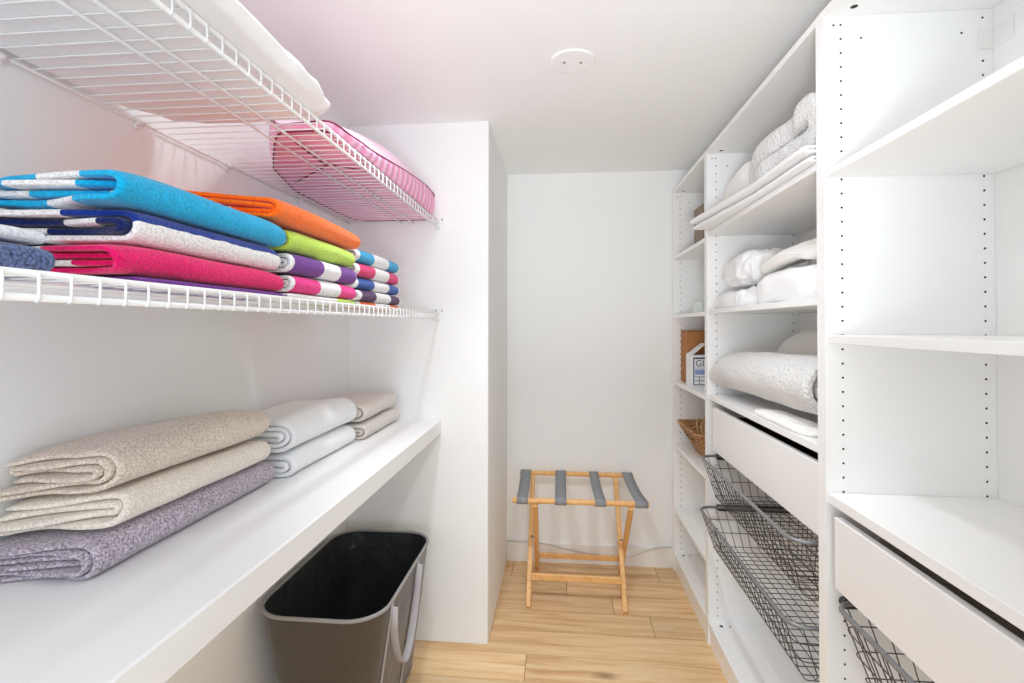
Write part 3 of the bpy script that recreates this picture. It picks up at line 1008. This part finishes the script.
# ------------------------------------------------------------------ bedding in the middle unit
def quilt(name, m, path, t, x0, x1, zb, label, cat, seed, amp=0.006, front=0.0, sm=None):
    """thick folded strip with its profile in the Y-Z plane, reaching from x0 (front) back to x1"""
    P = []
    for a, c in zip(path[:-1], path[1:]):
        for k in range(5):
            f = k / 5
            P.append((a[0] + (c[0] - a[0]) * f, a[1] + (c[1] - a[1]) * f))
    P.append(path[-1])
    for _ in range(5):
        P = [P[0]] + [((P[i - 1][0] + 2 * P[i][0] + P[i + 1][0]) / 4, (P[i - 1][1] + 2 * P[i][1] + P[i + 1][1]) / 4) for i in range(1, len(P) - 1)] + [P[-1]]

    def fn(u, x, v):
        s = noise.noise(Vector((u * 8, x * 8, v * 8 + seed))) * amp + noise.noise(Vector((u * 22, x * 22, v * 22 + seed))) * amp * 0.4
        f = (x - x0) / (x1 - x0)
        z = zb + max(0.0, v) + s * min(1, v / 0.03)
        return (x + s, u, max(zb, z))
    b = MB()
    strip_mesh(b, P, t, x0, x1, fn, ny=22, jag=0.03, seed=seed)
    # turn the faces the right way round (profile is in Y-Z here)
    b.f = [tuple(reversed(f)) for f in b.f]
    b.uv = [None if u is None else list(reversed(u)) for u in b.uv]
    return tag(recenter(b.build(name, m)), label, cat)


S1, S2, S3 = 1.6735, 1.3555, 1.0125
SHEETM = plain('white_sheeting', srgb(242, 242, 242), 0.03)
for k, (xr, w, y0, y1, zz, h, n, nm) in enumerate(((0.583, 0.30, 1.243, 2.104, S1 + 0.0006, 0.021, 2, 'flat white folded sheet at the bottom of the top shelf bedding'),
                                                  (0.570, 0.30, 1.243, 2.102, S1 + 0.0225, 0.026, 2, 'white folded sheet jutting over the shelf edge under the quilt'))):
    towel('folded_sheet', SHEETM, xr, w, y0, y1, zz, h, n, nm, 'sheet', 'folded sheets under the quilt', mirror=True, jag=0.0, seed=51 + k, ymap=lambda x, y: (x - 0.05 * max(0.0, y - 1.6) / 0.5, y), sag=0.15)
S1b = S1 + 0.0495
quilt('quilt', WHITEQ, [(1.645, 0.031), (1.50, 0.033), (1.34, 0.033), (1.287, 0.034), (1.277, 0.069), (1.279, 0.104), (1.34, 0.106), (1.46, 0.107), (1.58, 0.106), (1.665, 0.094), (1.712, 0.062), (1.720, 0.026)],
      0.064, 0.612, 0.91, S1b, 'thick white folded quilt on the top shelf of the middle unit', 'quilt', 3)
b = lump((0.775, 1.925, S1b + 0.075), (0.145, 0.155, 0.082), 0.7, 0.5, [(0.010, 8, True), (0.004, 26, False)], S1b + 0.0008, 8, 64, 32)
tag(recenter(b.build('cushion', CREAMC)), 'soft white cushion behind the folded quilt on the top shelf', 'cushion')

# second shelf: crumpled sheets and a cream blanket
b = lump((0.765, 1.495, S2 + 0.040), (0.15, 0.235, 0.060), 0.6, 0.45, [(0.008, 6, True), (0.006, 17, True), (0.003, 40, False)], S2 + 0.0008, 21, 96, 40)
tag(recenter(b.build('fitted_sheet', WHITEC)), 'smooth white folded sheet at the right of the second shelf', 'sheet')
b = lump((0.765, 1.925, S2 + 0.026), (0.155, 0.175, 0.038), 0.5, 0.4, [(0.010, 10, True), (0.009, 24, True), (0.004, 50, True)], S2 + 0.0008, 12, 120, 48)
tag(recenter(b.build('flat_sheet', WHITEC)), 'crumpled white sheet lying flat at the left of the second shelf', 'sheet')
b = lump((0.765, 1.918, S2 + 0.133), (0.145, 0.165, 0.060), 0.7, 0.55, [(0.014, 9, True), (0.013, 21, True), (0.005, 48, True)], S2 + 0.080, 14, 130, 56)
tag(recenter(b.build('bundled_sheet', WHITEC)), 'bundled white sheet heaped on the flat sheet of the second shelf', 'sheet')
def lean(P):
    P.z += 0.34 * (P.x) + 0.02 - 0.16 * max(0, P.y - 0.03) - 0.12 * max(0, -P.y - 0.05)
    return P
b = lump((0.765, 1.508, S2 + 0.155), (0.140, 0.205, 0.020), 0.5, 0.4, [(0.006, 7, True), (0.004, 18, True)], S2 + 0.099, 17, 110, 44, shape=lean)
tag(recenter(b.build('folded_blanket', CREAMC)), 'cream folded blanket draped on the smooth sheet of the second shelf', 'blanket')

# third shelf: rolled quilt
sp = []
t = 0.0
for k in range(150):
    a = 2.6 + k * 0.145
    r = 0.012 + 0.0265 * (a - 2.6) / (2 * math.pi)
    if r > 0.084: break
    sp.append((r * 1.12 * math.cos(-a), r * math.sin(-a)))
def rollf(u, y, v):
    f = (y - 1.335) / (2.115 - 1.335)
    g = 1 - 0.16 * f * f - 0.25 * max(0, f - 0.9) / 0.1
    s_ = 0.006 * noise.noise(Vector((u * 9, y * 7, v * 9)))
    return (0.700 - 0.016 * f + u * (1.0) + s_, y, S3 + 0.012 + (0.099 + v) * g + s_)
b = MB(); strip_mesh(b, sp, 0.0235, 1.335, 2.108, rollf, ny=40, jag=0.012, seed=5)
tag(recenter(b.build('rolled_quilt', WHITEQ)), 'white quilted cover rolled up along the third shelf', 'quilt')
b = lump((0.648, 1.50, S3 + 0.006), (0.046, 0.18, 0.010), 0.6, 0.5, [(0.004, 14, True), (0.002, 40, True)], S3 + 0.0006, 9, 90, 30)
tag(recenter(b.build('pillowcase', CREAMC)), 'thin crumpled white pillowcase under the rolled quilt', 'pillowcase')
b = lump((0.877, 1.66, S3 + 0.125), (0.066, 0.40, 0.138), 0.7, 0.5, [(0.010, 6, True), (0.004, 16, False)], S3 + 0.0008, 19, 70, 34)
tag(recenter(b.build('blanket', CREAMC)), 'cream blanket standing behind the rolled quilt', 'blanket')

# ------------------------------------------------------------------ things in the far unit
F1, F2, F3, F4, F5 = 1.6565, 1.3475, 0.9985, 0.6705, 0.3285
# open brown carton on the top shelf
c = thing('carton', (0.81, 2.64, F1), 'grey brown open carton on the top shelf of the far unit', 'box')
b = MB()
x0, x1, y0, y1, h, t = 0.70, 0.92, 2.56, 2.72, 0.235, 0.004
b.box(x0, x1, y0, y1, F1 + 0.0005, F1 + 0.0045)
b.box(x0, x0 + t, y0, y1, F1 + 0.0047, F1 + h); b.box(x1 - t, x1, y0, y1, F1 + 0.0047, F1 + h)
b.box(x0 + t, x1 - t, y1 - t, y1, F1 + 0.0047, F1 + h); b.box(x0 + t, x1 - t, y0, y0 + t, F1 + 0.0047, F1 + h - 0.09)
b.build('body', CARDD, c)
b = MB(); b.box(x0 + 0.012, x1 - 0.012, y0 + 0.01, y1 - 0.01, F1 + 0.006, F1 + h - 0.05, bev=0.006); b.build('opening_shade', DARK, c)  # dark block paints the shade of the carton's opening
# clear plastic tray on the second shelf
b = MB()
x0, x1, y0, y1 = 0.66, 0.84, 2.44, 2.60
b.box(x0, x1, y0, y1, F2 + 0.0005, F2 + 0.004); t = 0.003
b.box(x0, x0 + t, y0, y1, F2 + 0.0042, F2 + 0.055); b.box(x1 - t, x1, y0, y1, F2 + 0.0042, F2 + 0.055)
b.box(x0 + t, x1 - t, y0, y0 + t, F2 + 0.0042, F2 + 0.055); b.box(x0 + t, x1 - t, y1 - t, y1, F2 + 0.0042, F2 + 0.055)
tag(recenter(b.build('plastic_tray', GLASSY)), 'pale shallow plastic tray on the second shelf of the far unit', 'tray')
# cardboard box and the white printed box
c = thing('cardboard_box', (0.78, 2.66, F3), 'brown cardboard box behind the white printed box', 'box')
b = MB(); b.box(0.632, 0.90, 2.59, 2.728, F3 + 0.0005, F3 + 0.262, bev=0.003); b.build('body', CARD, c)
b = MB(); b.box(0.630, 0.902, 2.588, 2.73, F3 + 0.2625, F3 + 0.2655, bev=0.001); b.build('lid', CARD, c)
c = thing('printed_box', (0.74, 2.49, F3), 'white box with blue bands and grey lettering in the far unit', 'box')
x0, x1, y0, y1, h, t = 0.622, 0.86, 2.475, 2.578, 0.150, 0.003
b = MB()
b.box(x0, x1, y0, y1, F3 + 0.0005, F3 + 0.003)
b.box(x0, x0 + t, y0, y1, F3 + 0.0032, F3 + h); b.box(x1 - t, x1, y0, y1, F3 + 0.0032, F3 + h)
b.box(x0 + t, x1 - t, y0, y0 + t, F3 + 0.0032, F3 + h); b.box(x0 + t, x1 - t, y1 - t, y1, F3 + 0.0032, F3 + h)
b.build('body', PAPER, c)
b = MB()                                           # raised side flap
b.v += [(x0 + 0.001, y0, F3 + h), (x0 + 0.001, y1, F3 + h), (x0 + 0.07, y1, F3 + h + 0.055), (x0 + 0.07, y0 + 0.02, F3 + h + 0.055)]
b.v += [(p[0] + 0.0015, p[1], p[2] - 0.0025) for p in b.v[:4]]
for q in ((0, 1, 2, 3), (7, 6, 5, 4), (0, 4, 5, 1), (1, 5, 6, 2), (2, 6, 7, 3), (3, 7, 4, 0)): b.face(q)
b.build('flap', PAPER, c)
b = MB(); b.box(x0 + 0.01, x1 - 0.01, y0 + 0.008, y1 - 0.008, F3 + 0.004, F3 + h - 0.01, bev=0.004); b.build('opening_shade', DARK, c)  # dark block paints the shade inside the open box
b = MB()
yy = y0 - 0.0006
def strip_(xa, xb_, za, zb, mi):
    b.box(xa, xb_, yy, y0 - 0.0001, F3 + za, F3 + zb, mi)
strip_(x0 + 0.008, x0 + 0.013, 0.008, 0.140, 0); strip_(x0 + 0.013, x1 - 0.008, 0.008, 0.012, 0); strip_(x0 + 0.013, x1 - 0.008, 0.132, 0.140, 0)
strip_(x0 + 0.016, x1 - 0.012, 0.058, 0.082, 1); strip_(x0 + 0.016, x1 - 0.012, 0.046, 0.049, 0); strip_(x0 + 0.016, x1 - 0.012, 0.028, 0.031, 0)
strip_(x0 + 0.016, x1 - 0.012, 0.088, 0.091, 1); strip_(x0 + 0.034, x0 + 0.037, 0.012, 0.046, 0)
b.build('print', [INK, INKB], c)
cu = bpy.data.curves.new('lettering', 'FONT'); cu.body = 'GLAS'; cu.size = 0.042; cu.extrude = 0.0003
tmp = bpy.data.objects.new('lettering', cu); COL.objects.link(tmp)
bpy.context.view_layer.update()
me = bpy.data.meshes.new_from_object(tmp.evaluated_get(bpy.context.evaluated_depsgraph_get()))
bpy.data.objects.remove(tmp)
me.transform(Matrix.Translation(Vector((x0 + 0.018 - c.location.x, yy - 0.0002 - c.location.y, F3 + 0.098 - c.location.z))) @ Matrix.Rotation(math.pi / 2, 4, 'X'))
me.materials.clear(); me.materials.append(INK)
lo = bpy.data.objects.new('lettering', me); COL.objects.link(lo); lo.parent = c
# flared wicker basket with a bunch of cane in it
wb_ = thing('wicker_basket', (0.74, 2.48, F4), 'flared brown wicker basket on a shelf of the far unit', 'basket')
def wring(z, inset, n_=11):
    f = z / 0.125
    return rr(0.668 - 0.066 * f + inset, 0.845 + 0.05 * f - inset, 2.37 - 0.05 * f + inset, 2.60 + 0.10 * f - inset, F4 + 0.001 + z, 0.02, 5)
b = MB()
lv = [0.125 * k / 20 for k in range(21)]
rings = []
for k, z in enumerate(lv):
    R = wring(z, 0.0); m_ = len(R)
    R = [(p[0] + 0.0025 * math.sin(i * 1.7 + (k % 2) * math.pi), p[1] + 0.0025 * math.sin(i * 1.7 + (k % 2) * math.pi), p[2]) for i, p in enumerate(R)]
    rings.append(R)
for k, z in enumerate(reversed(lv[1:])): rings.append(wring(z, 0.008))
for R in rings: b.v += R
for j in range(len(rings) - 1):
    for k in range(m_):
        k2 = (k + 1) % m_
        b.face((j * m_ + k, j * m_ + k2, (j + 1) * m_ + k2, (j + 1) * m_ + k), 0, None, True)
b.face([k for k in range(m_)][::-1]); b.face([(len(rings) - 1) * m_ + k for k in range(m_)])
b.build('body', WICKER, wb_)
b = MB(); b.tube(wring(0.127, 0.004), 0.0055, 8, closed=True); b.build('rim', WICKER, wb_)
b = MB()                                           # hand hole on the front, its shade painted as a dark disc
n0 = 0
hp = []
for k in range(20):
    a = 2 * math.pi * k / 20
    z = 0.082 + 0.017 * math.sin(a); y = 2.50 + 0.062 * math.cos(a)
    hp.append((0.668 - 0.066 * z / 0.125 - 0.0045, y, F4 + 0.001 + z))
b.v += hp; b.face(range(20))
b.v += [(p[0] + 0.004, p[1], p[2]) for p in hp]
for k in range(20): b.face((k, 20 + k, 20 + (k + 1) % 20, (k + 1) % 20))
b.build('hand_hole', DARK, wb_)
b = MB(); b.tube([(p[0] - 0.001, p[1], p[2]) for p in hp], 0.003, 6, closed=True); b.build('hand_hole_rim', WICKER, wb_)
cn = thing('cane_bunch', (0.70, 2.46, F4 + 0.09), 'bunch of curled pale cane sticking out of the wicker basket', 'cane')
for k in range(7):
    b = MB()
    y0_ = 2.40 + 0.028 * k; x0_ = 0.70 + 0.02 * math.sin(k * 2.3)
    b.tube([(x0_, y0_, F4 + 0.03), (x0_ - 0.012, y0_ + 0.008, F4 + 0.11), (x0_ - 0.016, y0_ + 0.016, F4 + 0.15 + 0.012 * math.sin(k * 1.9)), (x0_ - 0.002, y0_ + 0.026, F4 + 0.165 + 0.012 * math.sin(k * 1.9))], [0.006, 0.006, 0.005, 0.003], 8)
    b.build('cane', mat('pale_cane', srgb(206, 164, 116), 0.6) if k == 0 else bpy.data.materials['pale_cane'], cn)
# white board lying on the fifth shelf
b = MB(); b.box(0.64, 0.90, 2.20, 2.60, F5 + 0.0005, F5 + 0.010, bev=0.002)
tag(recenter(b.build('loose_board', CAB)), 'loose white board lying on the lowest raised shelf of the far unit', 'board')

# ------------------------------------------------------------------ luggage rack
LR = thing('luggage_rack', (0.09, 2.5, 0), 'folding wooden luggage rack with grey straps by the back wall', 'luggage rack')
def bar(name, a, c, w, h, m=OAK, bev=0.003, parent=LR):
    a, c = Vector(a), Vector(c)
    d = c - a; L = d.length
    bb = MB(); bb.box(-w / 2, w / 2, -h / 2, h / 2, 0, L, bev=bev)
    t = d.normalized()
    # keep local x along world X as far as possible
    xax = Vector((1, 0, 0)); xax = (xax - t * xax.dot(t)).normalized() if abs(t.x) < 0.9 else Vector((0, 1, 0))
    yax = t.cross(xax)
    R = Matrix((xax, yax, t)).transposed()
    bb.v = [tuple(a + R @ Vector(v)) for v in bb.v]
    return bb.build(name, m, parent)
YFt, YBk, ZR = 2.292, 2.722, 0.492
XA0, XA1, XB0, XB1 = -0.144, 0.292, -0.117, 0.312
for x in (XA0, XA1): bar('leg', (x, 2.322, 0.0), (x, YBk, ZR - 0.008), 0.022, 0.026)
for x, xt in ((-0.121, -0.111), (0.3145, 0.3145)): bar('leg', (x, 2.705, 0.0), (xt, YFt, ZR - 0.008), 0.022, 0.026)
def round_rail(a, c, r, nm='top_rail'):
    bb = MB(); bb.tube([a, (Vector(a) * 0.99 + Vector(c) * 0.01), (Vector(a) * 0.01 + Vector(c) * 0.99), c], [r * 0.85, r, r, r * 0.85], 14)
    return bb.build(nm, OAK, LR)
round_rail((-0.214, YFt, ZR + 0.006), (0.392, YFt, ZR + 0.006), 0.0125)
round_rail((-0.214, YBk, ZR + 0.006), (0.384, YBk, ZR + 0.006), 0.0125)
bar('stretcher', (XA0 + 0.0095, 2.374, 0.118), (XA1 - 0.0095, 2.374, 0.118), 0.016, 0.03)
bar('stretcher', (-0.108, 2.652, 0.092), (0.3035, 2.652, 0.092), 0.016, 0.026)
for x in (-0.132, 0.303):
    bb = MB(); bb.tube([(x - 0.014, 2.512, 0.245), (x + 0.014, 2.512, 0.245)], 0.005, 10); bb.build('pivot_bolt', SCREW, LR)
for xf0, xf1, xb0, xb1 in ((-0.194, -0.144, -0.208, -0.155), (-0.022, 0.029, -0.024, 0.032), (0.156, 0.202, 0.153, 0.201), (0.331, 0.385, 0.326, 0.376)):
    bb = MB()
    zc = ZR + 0.006
    R = 0.0145; th = 0.0022
    prof = []
    for k in range(0, 9):                         # wraps the front rail
        a = math.radians(-110 - 0 + (200) * 0) if False else math.radians(250 - 160 * k / 8)
        prof.append((YFt + R * math.cos(a), zc + R * math.sin(a)))
    for k in range(1, 10):
        f = k / 10
        prof.append((YFt + (YBk - YFt) * f, zc + R - 0.016 * math.sin(math.pi * f)))
    for k in range(0, 9):
        a = math.radians(90 - 160 * k / 8)
        prof.append((YBk + R * math.cos(a), zc + R * math.sin(a)))
    npf = len(prof)
    for off in (0, th):
        for i, (y, z) in enumerate(prof):
            a0 = Vector(prof[max(i - 1, 0)]); a1 = Vector(prof[min(i + 1, npf - 1)])
            d = (a1 - a0).normalized(); nn = Vector((-d.y, d.x))
            f = min(1, max(0, (y - YFt) / (YBk - YFt)))
            xl, xr = xf0 + (xb0 - xf0) * f, xf1 + (xb1 - xf1) * f
            for x in (xl, xr):
                bb.v.append((x, y + nn.x * off, z + nn.y * off))
    for i in range(npf - 1):
        p = 2 * i; q = p + 2 * npf
        bb.face((p, p + 2, p + 3, p + 1), 0, None, True); bb.face((q, q + 1, q + 3, q + 2), 0, None, True)
        bb.face((p, q, q + 2, p + 2)); bb.face((p + 1, p + 3, q + 3, q + 1))
    bb.face((0, 1, 2 * npf + 1, 2 * npf)); e = 2 * npf - 2; bb.face((e, e + 2 * npf, e + 2 * npf + 1, e + 1))
    bb.build('strap', WEB, LR)

# ------------------------------------------------------------------ laundry hamper
HP = thing('laundry_hamper', (-0.645, 1.6, 0), 'tall olive grey fabric laundry hamper under the worktop', 'hamper')
HZ = 0.485
def hring(f, inset=0.0, n=28, r=0.10):
    """hamper outline at height fraction f (0 floor, 1 rim)"""
    x0 = -0.858 + 0.085 * (1 - f) + inset; x1 = -0.484 - 0.07 * (1 - f) - inset
    y0 = 1.325 + 0.06 * (1 - f) + inset; y1 = 1.925 - 0.0 * (1 - f) - inset
    return rr(x0, x1, y0, y1, 0.003 + f * HZ, r * (0.6 + 0.4 * f), 7)
def hshell(inset, fs, zoff=0.0):
    bb = MB()
    rings = [hring(f, inset) for f in fs]
    n = len(rings[0])
    for R in rings:
        for k, p in enumerate(R):
            # let the cloth sides bow a little
            f = (p[2] - 0.003) / HZ
            w = 0.006 * math.sin(math.pi * min(1, f)) * noise.noise(Vector((p[0] * 6, p[1] * 6, p[2] * 5)))
            c = Vector((-0.65, 1.62, 0)); d = (Vector((p[0], p[1], 0)) - c).normalized()
            bb.v.append((p[0] + d.x * w, p[1] + d.y * w, p[2] + zoff))
    return bb, n
fs = [k / 14 for k in range(15)]
bb, n = hshell(0.0, fs)
for j in range(14):
    for k in range(n):
        k2 = (k + 1) % n
        bb.face((j * n + k, j * n + k2, (j + 1) * n + k2, (j + 1) * n + k), 0, None, True)
bb.face([k for k in range(n)][::-1])
bb.build('body', HBODY, HP)
bb, n = hshell(0.004, fs, 0.002)
for j in range(14):
    for k in range(n):
        k2 = (k + 1) % n
        bb.face((j * n + k, (j + 1) * n + k, (j + 1) * n + k2, j * n + k2), 0, None, True)
bb.face([k for k in range(n)])
bb.build('lining', HIN, HP)
bb = MB(); bb.tube(hring(1.0, 0.001), 0.0055, 8, closed=True); bb.build('rim_piping', HPIPE, HP)
def xside(z): 
    f = (z - 0.003) / HZ
    return -0.484 - 0.07 * (1 - f)
for y in (1.435, 1.70):
    bb = MB()
    bb.tube([(xside(z) + 0.003, y, z) for z in [0.02 + 0.464 * k / 12 for k in range(13)]], 0, 8, flat=(0.011, 0.0014))
    bb.build('side_strap', HSTRAP, HP)
# hanging loop handle
pts = []
for k in range(25):
    f = k / 24
    y = 1.435 + (1.70 - 1.435) * f
    z = 0.474 - 0.235 * math.sin(math.pi * f) ** 0.6
    x = xside(z) + 0.008 + 0.026 * math.sin(math.pi * f) ** 0.7
    pts.append((x, y, z))
bb = MB(); bb.tube(pts, 0, 8, flat=(0.0014, 0.012)); bb.build('handle', HSTRAP, HP)

# ------------------------------------------------------------------ cable along the back wall
pts = [(-0.286, .110), (-0.21, .1125), (-0.135, .111), (-0.06, .102), (0.0, .089), (0.055, .078), (0.108, .067), (0.2, .058), (0.3, .052), (0.362, .052), (0.395, .06), (0.425, .076), (0.465, .094), (0.504, .105), (0.55, .112), (0.593, .115)]
bb = MB(); bb.tube([(x, YB - 0.0185, z) for x, z in pts], 0.0028, 8)
tag(recenter(bb.build('cable', CABLE)), 'thin pale grey cable running along the baseboard', 'cable')
